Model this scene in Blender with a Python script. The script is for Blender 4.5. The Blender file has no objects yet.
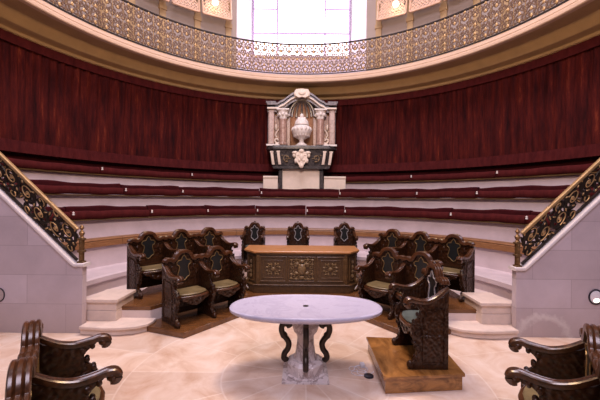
import bpy, math, random
from mathutils import Vector, Matrix
R_ = math.radians
rng = random.Random(7)
scene = bpy.context.scene
COL = scene.collection

# ------------------------------------------------------------------ mesh building
class MB:
    def __init__(s): s.v = []; s.f = []
    def add(s, vs, fs):
        b = len(s.v); s.v += [tuple(v) for v in vs]; s.f += [tuple(b + i for i in f) for f in fs]; return s
    def box(s, x0, x1, y0, y1, z0, z1):
        vs = [(x, y, z) for x in (x0, x1) for y in (y0, y1) for z in (z0, z1)]
        return s.add(vs, [(0,1,3,2),(4,6,7,5),(0,4,5,1),(2,3,7,6),(0,2,6,4),(1,5,7,3)])
    def prism(s, poly, lo, hi, axis='z', inset=0.0):
        """polygon extruded along axis; 'z': (x,y); 'y': (x,z); 'x': (y,z)"""
        def P(p, h):
            return {'z': (p[0], p[1], h), 'y': (p[0], h, p[1]), 'x': (h, p[0], p[1])}[axis]
        n = len(poly)
        a = [P(p, lo) for p in poly]; b = [P(p, hi) for p in poly]
        fs = [tuple(range(n))[::-1], tuple(range(n, 2*n))]
        fs += [(i, (i+1) % n, n + (i+1) % n, n + i) for i in range(n)]
        return s.add(a + b, fs)
    def lathe(s, prof, n=32, c=(0,0,0), sx=1, sy=1, a0=0, a1=2*math.pi):
        full = abs(a1 - a0 - 2*math.pi) < 1e-6
        m = n if full else n + 1
        vs = []
        for k in range(m):
            a = a0 + (a1 - a0)*k/n
            for r, z in prof: vs.append((c[0] + sx*r*math.cos(a), c[1] + sy*r*math.sin(a), c[2] + z))
        q = len(prof); fs = []
        for k in range(n):
            k2 = (k + 1) % m
            for i in range(q - 1): fs.append((k*q+i, k2*q+i, k2*q+i+1, k*q+i+1))
        s.add(vs, fs)
        if full:
            if prof[0][0] > 1e-4: s.add([vs[k*q] for k in range(m)], [tuple(range(m))[::-1]])
            if prof[-1][0] > 1e-4: s.add([vs[k*q+q-1] for k in range(m)], [tuple(range(m))])
        return s
    def arc(s, prof, t0, t1, n, closed=True, wob=None):
        """profile of (r,z) swept round the hall's axis; theta from +Y, X = r sin"""
        vs = []; q = len(prof)
        for k in range(n + 1):
            t = t0 + (t1 - t0)*k/n
            for i, (r, z) in enumerate(prof):
                if wob: r, z = wob(t, i, r, z)
                vs.append((r*math.sin(t), r*math.cos(t), z))
        fs = []
        for k in range(n):
            for i in range(q if closed else q - 1):
                j = (i + 1) % q
                fs.append((k*q+i, k*q+j, (k+1)*q+j, (k+1)*q+i))
        if closed: fs += [tuple(range(q))[::-1], tuple(range(n*q, n*q+q))]
        return s.add(vs, fs)
    def sweep(s, pts, sec, up=(0,0,1), scale=None, cap=True, closed=False):
        pts = [Vector(p) for p in pts]; up = Vector(up); n = len(pts); q = len(sec); vs = []
        for k, p in enumerate(pts):
            a = pts[(k - 1) % n] if closed or k else pts[0]
            b = pts[(k + 1) % n] if closed or k < n - 1 else pts[-1]
            t = (b - a).normalized(); side = t.cross(up)
            side = side.normalized() if side.length > 1e-6 else Vector((1,0,0))
            u = side.cross(t).normalized(); m = scale(k/(n-1)) if scale else 1
            for x, y in sec: vs.append(p + side*x*m + u*y*m)
        fs = []
        for k in range(n if closed else n - 1):
            k2 = (k + 1) % n
            for i in range(q): fs.append((k*q+i, k*q+(i+1) % q, k2*q+(i+1) % q, k2*q+i))
        if cap and not closed: fs += [tuple(range(q))[::-1], tuple(range((n-1)*q, n*q))]
        return s.add(vs, fs)
    def blob(s, c, rx, ry, rz, n=10, m=6, rot=None):
        vs = []; fs = []
        for j in range(m + 1):
            b = -math.pi/2 + math.pi*j/m
            for i in range(n):
                a = 2*math.pi*i/n
                p = Vector((rx*math.cos(b)*math.cos(a), ry*math.cos(b)*math.sin(a), rz*math.sin(b)))
                if rot is not None: p = rot @ p
                vs.append(p + Vector(c))
        for j in range(m):
            for i in range(n): fs.append((j*n+i, j*n+(i+1) % n, (j+1)*n+(i+1) % n, (j+1)*n+i))
        return s.add(vs, fs)
    def join(s, o, f=None):
        return s.add([f(Vector(v)) if f else v for v in o.v], o.f)
    def build(s, name, mat, parent=None, smooth=35, bevel=0, kind=None, subsurf=0):
        me = bpy.data.meshes.new(name); me.from_pydata(s.v, [], s.f); me.update()
        import bmesh
        bm = bmesh.new(); bm.from_mesh(me); bmesh.ops.recalc_face_normals(bm, faces=bm.faces); bm.to_mesh(me); bm.free()
        if smooth:
            me.polygons.foreach_set('use_smooth', [True]*len(me.polygons)); me.set_sharp_from_angle(angle=R_(smooth))
        me.materials.append(mat)
        o = bpy.data.objects.new(name, me); COL.objects.link(o)
        if parent: o.parent = parent
        if bevel:
            b = o.modifiers.new('soft_edge', 'BEVEL'); b.width = bevel; b.segments = 2; b.limit_method = 'ANGLE'; b.angle_limit = R_(40)
        if subsurf:
            b = o.modifiers.new('smooth', 'SUBSURF'); b.levels = b.render_levels = subsurf
        if kind: o['kind'] = kind
        return o

def circ(r, n=8, ry=None):
    return [(r*math.cos(2*math.pi*i/n), (ry or r)*math.sin(2*math.pi*i/n)) for i in range(n)]
def rrect(w, h, c=0.3, n=3):
    """rounded rectangle section"""
    r = min(w, h)*c; out = []
    for cx, cy, a in ((w/2-r, h/2-r, 0), (-w/2+r, h/2-r, 90), (-w/2+r, -h/2+r, 180), (w/2-r, -h/2+r, 270)):
        for i in range(n): b = R_(a + 90*i/(n-1)); out.append((cx + r*math.cos(b), cy + r*math.sin(b)))
    return out
def spline(pts, n=8, closed=False):
    P = [Vector(p) for p in pts]; out = []; L = len(P)
    for i in range(L if closed else L - 1):
        p0 = P[(i-1) % L] if closed or i else P[0]*2 - P[1]
        p1, p2 = P[i], P[(i+1) % L]
        p3 = P[(i+2) % L] if closed or i < L - 2 else P[-1]*2 - P[-2]
        for k in range(n):
            t = k/n
            out.append(0.5*((2*p1) + (p2-p0)*t + (2*p0-5*p1+4*p2-p3)*t*t + (3*p1-p0-3*p2+p3)*t**3))
    if not closed: out.append(P[-1])
    return out
def spiral(cx, cz, r0, r1, a0, a1, n=16):
    return [(cx + (r0+(r1-r0)*i/n)*math.cos(R_(a0+(a1-a0)*i/n)), cz + (r0+(r1-r0)*i/n)*math.sin(R_(a0+(a1-a0)*i/n))) for i in range(n+1)]
def tag(o, label, cat, group=None):
    o['label'] = label; o['category'] = cat
    if group: o['group'] = group
    return o
def thing(name, label, cat, loc=(0,0,0), rz=0, group=None):
    o = bpy.data.objects.new(name, None); COL.objects.link(o); o.empty_display_size = 0.1
    o.location = loc; o.rotation_euler = (0, 0, rz)
    return tag(o, label, cat, group)
def kids(o): return [c for c in bpy.data.objects if c.parent == o]
def copy_tree(o, parent=None):
    c = o.copy(); COL.objects.link(c); c.parent = parent
    for ch in kids(o): copy_tree(ch, c)
    return c
def struct(mb, name, mat, **k): return mb.build(name, mat, kind='structure', **k)

# ------------------------------------------------------------------ materials
class N:
    def __init__(s, name):
        s.m = bpy.data.materials.new(name); s.m.use_nodes = True; s.t = s.m.node_tree
        s.b = s.t.nodes['Principled BSDF']
    def n(s, typ, **k):
        x = s.t.nodes.new(typ)
        for a, v in k.items():
            if a[0] == '_': x.inputs[a[1:].replace('_', ' ')].default_value = v
            else: setattr(x, a, v)
        return x
    def l(s, a, b): s.t.links.new(a, b)
    def coord(s, kind='Object', scale=(1,1,1), rot=(0,0,0)):
        tc = s.n('ShaderNodeTexCoord'); mp = s.n('ShaderNodeMapping')
        mp.inputs['Scale'].default_value = scale; mp.inputs['Rotation'].default_value = rot
        s.l(tc.outputs[kind], mp.inputs['Vector']); return mp.outputs['Vector']
    def noise(s, vec, scale, detail=4, rough=.55, dist=0):
        x = s.n('ShaderNodeTexNoise'); x.inputs['Scale'].default_value = scale; x.inputs['Detail'].default_value = detail
        x.inputs['Roughness'].default_value = rough; x.inputs['Distortion'].default_value = dist
        s.l(vec, x.inputs['Vector']); return x.outputs['Fac']
    def ramp(s, fac, stops):
        x = s.n('ShaderNodeValToRGB'); e = x.color_ramp.elements
        while len(e) < len(stops): e.new(.5)
        for i, (p, c) in enumerate(stops): e[i].position = p; e[i].color = (*c, 1)
        s.l(fac, x.inputs['Fac']); return x.outputs['Color']
    def mix(s, fac, a, b, blend='MIX'):
        x = s.n('ShaderNodeMix', data_type='RGBA', blend_type=blend)
        for sock, v in ((x.inputs['Factor'], fac), (x.inputs['A'], a), (x.inputs['B'], b)):
            if hasattr(v, 'is_output'): s.l(v, sock)
            elif isinstance(v, (int, float)): sock.default_value = v
            else: sock.default_value = (*v, 1)
        return x.outputs['Result']
    def math(s, op, a, b=None, c=None):
        x = s.n('ShaderNodeMath', operation=op)
        for i, v in enumerate((a, b, c)):
            if v is None: continue
            if hasattr(v, 'is_output'): s.l(v, x.inputs[i])
            else: x.inputs[i].default_value = v
        return x.outputs[0]
    def bump(s, h, strength=.3, dist=.01):
        x = s.n('ShaderNodeBump'); x.inputs['Strength'].default_value = strength; x.inputs['Distance'].default_value = dist
        s.l(h, x.inputs['Height']); s.l(x.outputs['Normal'], s.b.inputs['Normal'])
    def col(s, c):
        if hasattr(c, 'is_output'): s.l(c, s.b.inputs['Base Color'])
        else: s.b.inputs['Base Color'].default_value = (*c, 1)
    def set(s, **k):
        for a, v in k.items(): s.b.inputs[a.replace('_', ' ')].default_value = v
        return s

def sc(c, k): return tuple(min(1, x*k) for x in c)
def stone(name, c, var=.10, scale=3, rough=.7, blocks=None, joint=.82):
    m = N(name); v = m.coord()
    f = m.noise(v, scale, 6, .6, .3)
    colr = m.ramp(f, [(.3, sc(c, 1-var)), (.5, c), (.72, sc(c, 1+var))])
    h = m.noise(v, 40, 3)
    if blocks:
        w, hh = blocks
        br = m.n('ShaderNodeTexBrick', offset=.5); v2 = m.coord('Object', (1,1,1), (R_(90),0,0))
        for a, x in (('Scale', 1), ('Brick Width', w), ('Row Height', hh), ('Mortar Size', .006), ('Mortar Smooth', .3)): br.inputs[a].default_value = x
        br.inputs['Color1'].default_value = (1,1,1,1); br.inputs['Color2'].default_value = (.86,.84,.83,1); br.inputs['Mortar'].default_value = (joint,joint*.98,joint*.97,1)
        m.l(v2, br.inputs['Vector'])
        colr = m.mix(1.0, colr, br.outputs['Color'], 'MULTIPLY')
    m.col(colr); m.set(Roughness=rough); m.bump(h, .15, .004); return m
def wood(name, c1, c2, rough=.3, grain=(1, 9, 9), carved=0, spec=.5, coat=0):
    m = N(name); v = m.coord('Object', grain)
    f = m.noise(v, 2.2, 5, .6, 1.2)
    m.col(m.ramp(f, [(.3, c1), (.7, c2)]))
    m.set(Roughness=rough); m.b.inputs['Specular IOR Level'].default_value = spec; m.b.inputs['Coat Weight'].default_value = coat
    m.b.inputs['Coat Roughness'].default_value = .15
    if carved:
        vo = m.n('ShaderNodeTexVoronoi', feature='SMOOTH_F1'); vo.inputs['Scale'].default_value = 26
        m.l(m.coord(), vo.inputs['Vector']); m.bump(vo.outputs['Distance'], carved, .025)
    else: m.bump(f, .08, .004)
    return m
def velvet(name, c, c2, rough=.85, sheen=.35):
    m = N(name); v = m.coord('Object', (1,1,.35)); f = m.noise(v, 9, 4, .6)
    m.col(m.ramp(f, [(.3, c), (.7, c2)])); m.set(Roughness=rough)
    m.b.inputs['Sheen Weight'].default_value = sheen; m.b.inputs['Sheen Tint'].default_value = (.9,.15,.15,1); m.b.inputs['Sheen Roughness'].default_value = .4
    m.b.inputs['Specular IOR Level'].default_value = .15
    return m
def plain(name, c, rough=.5, metal=0, var=.15, scale=8, bump=0):
    m = N(name); f = m.noise(m.coord(), scale, 4); m.col(m.ramp(f, [(.3, sc(c, 1-var)), (.7, sc(c, 1+var))])); m.set(Roughness=rough, Metallic=metal)
    if bump: m.bump(m.noise(m.coord(), 60, 2), bump, .004)
    return m
def breccia(name, c1, c2, c3, scale=7, rough=.3):
    m = N(name); v = m.coord(); f = m.noise(v, scale, 8, .68, 1.6)
    m.col(m.ramp(f, [(.32, c1), (.48, c2), (.56, c3), (.66, c2)])); m.set(Roughness=rough); return m
def emit(name, c, st):
    m = N(name); m.col((.8,.8,.8)); m.b.inputs['Emission Color'].default_value = (*c, 1); m.b.inputs['Emission Strength'].default_value = st; return m

M = {}
def curtain_mat():
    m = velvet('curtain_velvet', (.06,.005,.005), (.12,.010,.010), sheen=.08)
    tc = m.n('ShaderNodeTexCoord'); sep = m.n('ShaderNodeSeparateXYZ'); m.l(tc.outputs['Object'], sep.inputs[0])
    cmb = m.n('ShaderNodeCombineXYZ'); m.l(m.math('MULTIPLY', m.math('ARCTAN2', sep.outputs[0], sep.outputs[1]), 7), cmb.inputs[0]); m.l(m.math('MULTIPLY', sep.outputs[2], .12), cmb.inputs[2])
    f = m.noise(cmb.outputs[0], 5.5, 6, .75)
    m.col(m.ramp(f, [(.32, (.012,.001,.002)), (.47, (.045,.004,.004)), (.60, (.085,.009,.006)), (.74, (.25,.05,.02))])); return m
M['tier'] = stone('tier_limestone', (.60,.505,.535), .10, 2.2, .75).m
M['seat_stone'] = stone('pale_step_stone', (.68,.56,.52), .09, 4, .6).m
M['step'] = stone('worn_step_stone', (.67,.54,.47), .12, 5, .55).m
def block_mat():
    m = stone('wall_stone_blocks', (.56,.475,.52), .11, 1.6, .72, (1.15, .43), .72)
    src = m.b.inputs['Base Color'].links[0].from_socket
    v = m.coord(); sep = m.n('ShaderNodeSeparateXYZ'); m.l(v, sep.inputs[0])
    wob = m.math('MULTIPLY', m.math('SUBTRACT', m.noise(v, 9, 5, .7), .5), .22)
    dx = m.math('DIVIDE', m.math('SUBTRACT', sep.outputs[0], 3.62), 1.25); r = m.math('ADD', m.math('SQRT', m.math('ADD', m.math('MULTIPLY', dx, dx), m.math('MULTIPLY', sep.outputs[2], sep.outputs[2]))), wob)
    ring = m.math('SUBTRACT', 1, m.math('MINIMUM', 1, m.math('DIVIDE', m.math('ABSOLUTE', m.math('SUBTRACT', r, .30)), .07)))
    c = m.mix(m.math('MULTIPLY', ring, .7), src, (.80,.76,.76))
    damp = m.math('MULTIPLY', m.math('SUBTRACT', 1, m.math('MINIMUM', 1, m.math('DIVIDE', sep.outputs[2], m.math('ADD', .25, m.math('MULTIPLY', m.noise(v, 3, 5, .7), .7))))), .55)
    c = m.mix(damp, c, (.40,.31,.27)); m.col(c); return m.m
M['blocks'] = block_mat()
M['coping'] = stone('coping_stone', (.70,.64,.65), .05, 4, .6).m
M['plaster'] = stone('upper_plaster', (.37,.30,.26), .05, 2, .8).m
M['reveal'] = stone('window_reveal_plaster', (.70,.62,.68), .04, 2, .8).m
M['cornice'] = stone('cornice_stone', (.42,.275,.13), .10, 3, .6).m
M['ledge'] = stone('ledge_stone', (.58,.41,.29), .06, 3, .55).m
M['wood_dark'] = wood('dark_carved_walnut', (.011,.0035,.0015), (.052,.018,.006), .33, carved=.6, coat=.0, spec=.4).m
M['wood_frame'] = wood('polished_walnut', (.024,.008,.003), (.10,.036,.013), .28, coat=.15).m
M['wood_desk'] = wood('desk_walnut', (.045,.022,.009), (.105,.054,.020), .38, (9,1,9), coat=.1).m
M['desk_mould'] = wood('desk_moulding', (.06,.03,.012), (.16,.085,.032), .3, coat=.1).m
M['wood_gilt'] = wood('worn_gilt_carving', (.11,.065,.028), (.26,.17,.08), .35, carved=.4).m
M['wood_top'] = wood('honey_oak', (.40,.17,.055), (.56,.27,.10), .3, (1,10,10), coat=.2).m
M['wood_deck'] = wood('deck_oak', (.085,.033,.012), (.19,.078,.025), .25, (1.2,5,5), coat=.2).m
M['wood_dais'] = wood('dais_oak', (.13,.05,.012), (.44,.20,.055), .26, (2.5,1,5), coat=.3).m
M['wood_rail'] = wood('rail_oak', (.20,.088,.036), (.33,.16,.066), .4, (3,3,14)).m
M['wood_olive'] = wood('ledge_oak', (.11,.065,.022), (.19,.115,.042), .45, (3,3,14)).m
M['velvet'] = velvet('red_velvet', (.048,.005,.006), (.088,.011,.011), sheen=.12).m
M['velvet_dark'] = velvet('deep_red_velvet', (.030,.002,.004), (.05,.004,.006), sheen=.05).m
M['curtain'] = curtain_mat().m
M['leather'] = plain('dark_leather', (.012,.013,.014), .35, bump=.2).m
M['leather_seat'] = plain('worn_olive_leather', (.17,.125,.06), .3, bump=.2, var=.35).m
M['leather_grey'] = plain('worn_grey_leather', (.10,.12,.11), .28, bump=.2, var=.3).m
M['bronze'] = plain('dark_bronze', (.040,.028,.022), .4, .6).m
M['iron'] = plain('dark_iron', (.035,.024,.02), .45, .5).m
M['gilt_iron'] = plain('gilded_iron', (.46,.29,.135), .38, .6).m
M['balc_iron'] = plain('balustrade_iron', (.17,.10,.062), .45, .3).m
M['brass'] = plain('brass', (.20,.115,.05), .38, .7).m
M['white_marble'] = plain('white_marble', (.78,.72,.68), .4, var=.06).m
M['cream_stone'] = plain('cream_marble', (.78,.66,.55), .5, var=.05).m
M['table_marble'] = breccia('table_marble', (.45,.43,.56), (.49,.465,.60), (.42,.40,.53), 2.5, .25).m
M['pedestal'] = breccia('veined_pedestal_marble', (.62,.54,.52), (.70,.63,.63), (.36,.28,.27), 6, .4).m
M['black_marble'] = breccia('black_marble', (.022,.019,.021), (.035,.030,.032), (.09,.075,.07), 6, .25).m
M['grey_marble'] = breccia('grey_marble', (.07,.058,.06), (.11,.09,.092), (.22,.18,.17), 9, .3).m
M['ochre_marble'] = breccia('ochre_marble', (.30,.13,.06), (.38,.19,.10), (.48,.29,.18), 8, .3).m
M['rose_marble'] = breccia('rose_marble', (.34,.20,.155), (.44,.29,.235), (.26,.14,.105), 6, .3).m
M['rose_pale'] = breccia('pale_rose_marble', (.42,.30,.25), (.52,.40,.345), (.36,.25,.21), 5, .35).m
M['lattice'] = plain('gilded_lattice_wood', (.60,.38,.26), .45, .1).m
M['white_plastic'] = plain('white_plastic', (.75,.73,.78), .4).m
M['dark_metal'] = plain('dark_metal', (.03,.025,.04), .4, .5).m
M['pane'] = emit('daylit_pane', (1.0,.93,1.0), 3.4).m
M['mullion'] = plain('lilac_mullion', (.50,.36,.60), .5).m
M['lamp'] = emit('lamp_glass', (1.0,.86,.62), 14).m

# floor paving: rings and joints about the table
def floor_mat():
    m = N('circular_paving'); tc = m.n('ShaderNodeTexCoord'); sep = m.n('ShaderNodeSeparateXYZ'); m.l(tc.outputs['Object'], sep.inputs[0])
    X = m.math('SUBTRACT', sep.outputs[0], .08); Y = m.math('ADD', sep.outputs[1], 1.88)
    r = m.math('SQRT', m.math('ADD', m.math('MULTIPLY', X, X), m.math('MULTIPLY', Y, Y)))
    a = m.math('ARCTAN2', Y, X)
    rr = m.math('DIVIDE', m.math('SUBTRACT', r, .95), 1.05)
    ring = m.math('FLOOR', rr); fr = m.math('FRACT', rr)
    aa = m.math('ADD', m.math('MULTIPLY', a, 14/(2*math.pi)), m.math('MULTIPLY', ring, .5)); fa = m.math('FRACT', aa)
    d1 = m.math('MULTIPLY', m.math('MINIMUM', fr, m.math('SUBTRACT', 1, fr)), 1.05)
    d2 = m.math('MULTIPLY', m.math('MULTIPLY', m.math('MINIMUM', fa, m.math('SUBTRACT', 1, fa)), r), 2*math.pi/14)
    d = m.math('MINIMUM', d1, d2)
    joint = m.math('LESS_THAN', d, .009)
    cmb = m.n('ShaderNodeCombineXYZ'); m.l(ring, cmb.inputs[0]); m.l(m.math('FLOOR', aa), cmb.inputs[1])
    wn = m.n('ShaderNodeTexWhiteNoise', noise_dimensions='3D'); m.l(cmb.outputs[0], wn.inputs['Vector'])
    v = m.coord(); f = m.noise(v, 2.4, 7, .62, .8)
    base = m.ramp(f, [(.28, (.56,.36,.25)), (.48, (.70,.53,.42)), (.68, (.80,.67,.59))])
    tone = m.ramp(wn.outputs['Value'], [(0, (.86,.83,.82)), (1, (1,.99,.98))])
    c = m.mix(1, base, tone, 'MULTIPLY'); jn = m.noise(v, 3, 4, .7); c = m.mix(m.math('MULTIPLY', joint, m.math('MINIMUM', 1, m.math('MULTIPLY', jn, .6))), c, (.84,.76,.70))
    m.col(c); m.set(Roughness=.42); m.bump(m.noise(v, 25, 3), .08, .004); return m.m
M['floor'] = floor_mat()

# ------------------------------------------------------------------ camera
f_px = 334.0
cam = bpy.data.cameras.new('camera'); co = bpy.data.objects.new('camera', cam); COL.objects.link(co)
cam.sensor_width = 36; cam.lens = 36*f_px/600; cam.clip_start = .05; cam.clip_end = 200
co.matrix_world = Matrix.Translation((0, -5.74, 2.0)) @ Matrix.Rotation(R_(90), 4, 'X') @ Matrix.Rotation(R_(.52), 4, 'Z')
scene.camera = co
def px2theta(px, r):
    k = (px - 300)/f_px; lo, hi = -math.pi*.6, math.pi*.6
    best = min((abs(r*math.sin(t) - k*(r*math.cos(t) + 5.74)), t) for t in [lo + (hi-lo)*i/8000 for i in range(8001)] if r*math.cos(t) + 5.74 > .3)
    return best[1]

# ------------------------------------------------------------------ setting
fl = MB(); fl.lathe([(0, -.2), (9.5, -.2), (9.5, 0), (0, 0)], 96); fl.v = [v for v in fl.v]
struct(fl, 'floor', M['floor'], smooth=0)
T = R_(97)
tier = [(4.2,0),(4.2,.29),(4.13,.31),(4.12,.40),(4.16,.425),(4.82,.425),(4.86,.45),(4.86,.90),(5.02,.90),(5.02,.74),(5.5,.74),(5.5,1.50),(5.64,1.50),(5.64,1.34),
        (6.1,1.34),(6.1,2.09),(6.24,2.09),(6.24,1.92),(6.7,1.92),(6.7,2.62),(6.84,2.62),(6.84,2.5),(7.3,2.5),(7.3,0)]
tm = MB().arc(tier, -T, T, 120); struct(tm, 'wall_tiers', M['tier'], smooth=30)
struct(MB().arc([(7.14,2.5),(7.14,5.9),(7.3,5.9),(7.3,2.5)], -R_(125), R_(125), 120), 'wall_drum', M['velvet_dark'], smooth=30)
# cornice and balcony
TC = R_(122)
lower = [(7.3,5.72),(7.0,5.79),(7.0,5.81),(6.965,5.82),(6.95,5.885),(6.90,5.905),(6.80,5.905),(6.72,5.93),(6.69,5.96),(6.67,6.0),(6.60,6.09),(6.565,6.16),(6.54,6.17),(6.06,6.17),(6.06,6.25),(7.3,6.25)]
struct(MB().arc(lower, -TC, TC, 160), 'trim_1', M['cornice'], smooth=25)
ledge = [(6.07,6.13),(5.96,6.13),(5.935,6.15),(5.935,6.21),(5.965,6.225),(5.975,6.26),(5.965,6.28),(5.985,6.30),(6.01,6.36),(6.03,6.37),(6.03,6.40),(7.3,6.40),(7.3,6.27),(6.07,6.27)]
struct(MB().arc(ledge, -TC, TC, 160), 'trim_2', M['ledge'], smooth=25)
# upper wall with the window bay
th_w = math.asin(2.42/7.15)
for side, (a, b) in (('left', (-R_(122), -th_w)), ('right', (th_w, R_(122)))):
    struct(MB().arc([(7.15,6.4),(7.15,11.2),(7.4,11.2),(7.4,6.4)], a, b, 60), 'wall_upper_'+side, M['plaster'], smooth=30)
YW = 8.55; HW = 2.12; xa = 2.42; ya = math.sqrt(7.15**2 - xa*xa)
for sgn, nm in ((-1,'left'), (1,'right')):
    struct(MB().prism([(sgn*xa, ya), (sgn*HW, YW), (sgn*(HW+.3), YW), (sgn*(xa+.3), ya+.05)], 6.4, 11.6), 'wall_reveal_'+nm, M['reveal'])
struct(MB().box(-2.2, 2.2, YW-.12, YW+.25, 6.3, 8.02).box(-2.2, 2.2, YW-.2, YW+.25, 8.02, 8.10).box(-2.4,2.4,6.7,YW,6.25,6.4), 'wall_sill', M['reveal'])
def wx(px): return (px - 300.7)*(YW+5.74)/f_px
def wz(y): return 2 + (200 - y)*(YW+5.74)/f_px
fr = MB(); g = .035
xs = [wx(252.4), wx(276.4), wx(324.2), wx(348.8)]
for x in xs: fr.box(x-g, x+g, YW, YW+.08, 8.1, 11.6)
fr.box(wx(300.5)-g*.8, wx(300.5)+g*.8, YW+.01, YW+.07, 8.1, wz(33.3))
fr.box(xs[0], xs[3], YW+.005, YW+.075, wz(33.3)-g, wz(33.3)+g)
for k in range(3):
    z = wz(9) + k*1.02 - .0
    fr.box(xs[0], xs[1], YW+.01, YW+.07, z-g*.8, z+g*.8); fr.box(xs[2], xs[3], YW+.01, YW+.07, z-g*.8, z+g*.8)
fr.box(xs[0], xs[3], YW, YW+.08, 8.1, 8.16)
win = struct(fr, 'window_1', M['mullion'], smooth=0)
pn = MB().box(xs[0]-.05, xs[3]+.05, YW+.09, YW+.11, 8.0, 11.6).build('window_glass', M['pane'], win, smooth=0); pn['kind'] = 'structure'
# pilaster strips on the upper wall
k = 3
for px in (101, 130, 161, 196, 227, 377, 408.5, 442, 475, 503):
    t = px2theta(px, 7.1); w = .10
    mb = MB().box(-w, w, -.07, .06, 6.4, 11.2).box(-w*1.25, w*1.25, -.10, .06, 8.31, 8.45)
    mb2 = MB().join(mb, lambda v, t=t: Vector((v.x*math.cos(t) + (7.15+v.y)*math.sin(t), -v.x*math.sin(t) + (7.15+v.y)*math.cos(t), v.z)))
    struct(mb2, 'trim_%d' % k, M['cornice']); k += 1

# stair walls
for sgn, nm in ((-1,'left'), (1,'right')):
    def top(X): return 1.0 + max(0, abs(X) - 3.33)*.95
    w = MB().prism([(sgn*3.21,0),(sgn*6.9,0),(sgn*6.9,top(6.9)),(sgn*3.33,1.0),(sgn*3.21,1.0)], -.80, -.70, 'y')
    ow = struct(w, 'wall_'+nm, M['blocks'], smooth=0)
    c = MB().sweep([(sgn*3.17,-.75,1.01),(sgn*3.32,-.75,1.01),(sgn*3.36,-.75,1.04),(sgn*6.9,-.75,top(6.9)+.01)], rrect(.17,.05,.3), (0,0,1))
    oc = c.build('coping', M['coping'], ow); oc['kind'] = 'structure'
    # treads hidden behind the wall
    st = MB()
    for i in range(9): st.box(*sorted((sgn*(3.80+.34*i), sgn*(4.14+.34*i))), -.68, -.14, 0, .64+.26*i)
    struct(st, 'floor_stair_'+nm, M['step'], smooth=0)
    # lower rounded step and upper block
    pts = [(3.2,-.50),(3.2,-.86),(2.85,-.90),(2.62,-.885),(2.42,-.83),(2.29,-.72),(2.26,-.62),(2.26,-.50)]
    poly = [(sgn*x, y) for x, y in pts]
    struct(MB().prism(poly, 0, .085).prism([(sgn*(x + (-.03 if 2.2 < x < 3.2 else 0)), y - (.03 if y < -.6 else 0)) for x, y in pts], .085, .135), 'floor_step_'+nm, M['step'], smooth=30, bevel=.012)
    xb = sorted((sgn*3.24, sgn*2.78)); xo = sorted((sgn*3.24, sgn*2.75))
    struct(MB().box(*xb, -.66, -.12, .13, .29).box(*xb, -.655, -.12, .292, .42).box(*xo, -.69, -.10, .415, .47), 'floor_block_'+nm, M['step'], smooth=0, bevel=.01)
# stone plinth under the wooden deck
def mirror(pts): return pts + [(-x, y) for x, y in reversed(pts)]
inner = [(-2.90,-.50),(-2.33,-.50),(-1.30,.95),(-1.33,1.7),(-1.36,2.62)]
outer = [(4.10*math.sin(t), 4.10*math.cos(t)) for t in [R_(-97 + 0) + (R_(97)*2)*i/48 for i in range(49)]]
outer = [p for p in outer if p[0] < 0.0 and p[1] > .02][::-1]
deck = [(x, y) for x, y in inner]
half = deck + []
arc_l = [(4.10*math.sin(R_(-a)), 4.10*math.cos(R_(-a))) for a in range(0, 46, 5)]     # from the axis out to the staircase side
ring = mirror(inner)                                                                 # left front ... right front
ring2 = ring + [(4.10*math.sin(R_(a)), 4.10*math.cos(R_(a))) for a in range(45, -46, -5)]
st_in = [(x, y) for x, y in ring2]
struct(MB().prism(st_in, 0, .245), 'floor_plinth', M['seat_stone'], smooth=0)
for sgn, nm in ((-1,'left'), (1,'right')):
    struct(MB().prism([(sgn*2.905,-.12),(sgn*2.905,2.88),(sgn*3.4,2.3),(sgn*3.9,1.2),(sgn*4.05,.55),(sgn*4.05,-.12)], 0, .13), 'floor_landing_'+nm, M['seat_stone'], smooth=0)

# timber decks
d = MB().prism(ring2, .245, .31).build('wooden_platform', M['wood_deck'], smooth=0, bevel=.008)
tag(d, 'upper dark oak platform curving behind the desk and under the rear stalls', 'platform')
front = mirror([(-2.30,-.71),(-1.64,-.97),(-.55,.56)])
low = front + [(x, y) for x, y in reversed(mirror([(-2.325,-.52),(-1.29,.945),(-1.32,1.7),(-1.35,2.61)]))]
d = MB().prism(low, 0, .085).build('wooden_platform', M['wood_deck'], smooth=0, bevel=.01)
tag(d, 'low oak platform with angled corners carrying the desk and the front stalls', 'platform')

# ------------------------------------------------------------------ velvet rails of the tiers
rows = {'top': (6.70, 2.87, [97,189,262.5], [345.5,411,498]), 'middle': (6.10, 2.34, [121,179.5,259.5,339,417,478], None), 'lowest': (5.50, 1.75, [66,147.5,205,255.5,306,344.5,452,530], None)}
ordw = ['first','second','third','fourth','fifth','sixth','seventh','eighth','ninth']
kk = 20
def cushion(r, z, t0, t1, idx, seed, top):
    ph = seed*1.7
    def wob(t, i, rr, zz):
        s = math.sin(t*r*5.1 + ph)*.006 + math.sin(t*r*11 + ph*2)*.004
        return rr + s*.6, zz + (s if i > 0 else s*.5)
    c = [(r-.10,z-.245),(r-.14,z-.225),(r-.16,z-.16),(r-.15,z-.09),(r-.12,z-.06),(r-.05,z-.05),(r+.0,z-.055),(r+.0,z-.245)]
    if top: c = [(a, b + .05) for a, b in c]
    n = max(6, int(abs(t1-t0)*r/.07))
    return MB().arc(c, t0, t1, n, wob=wob)
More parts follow.
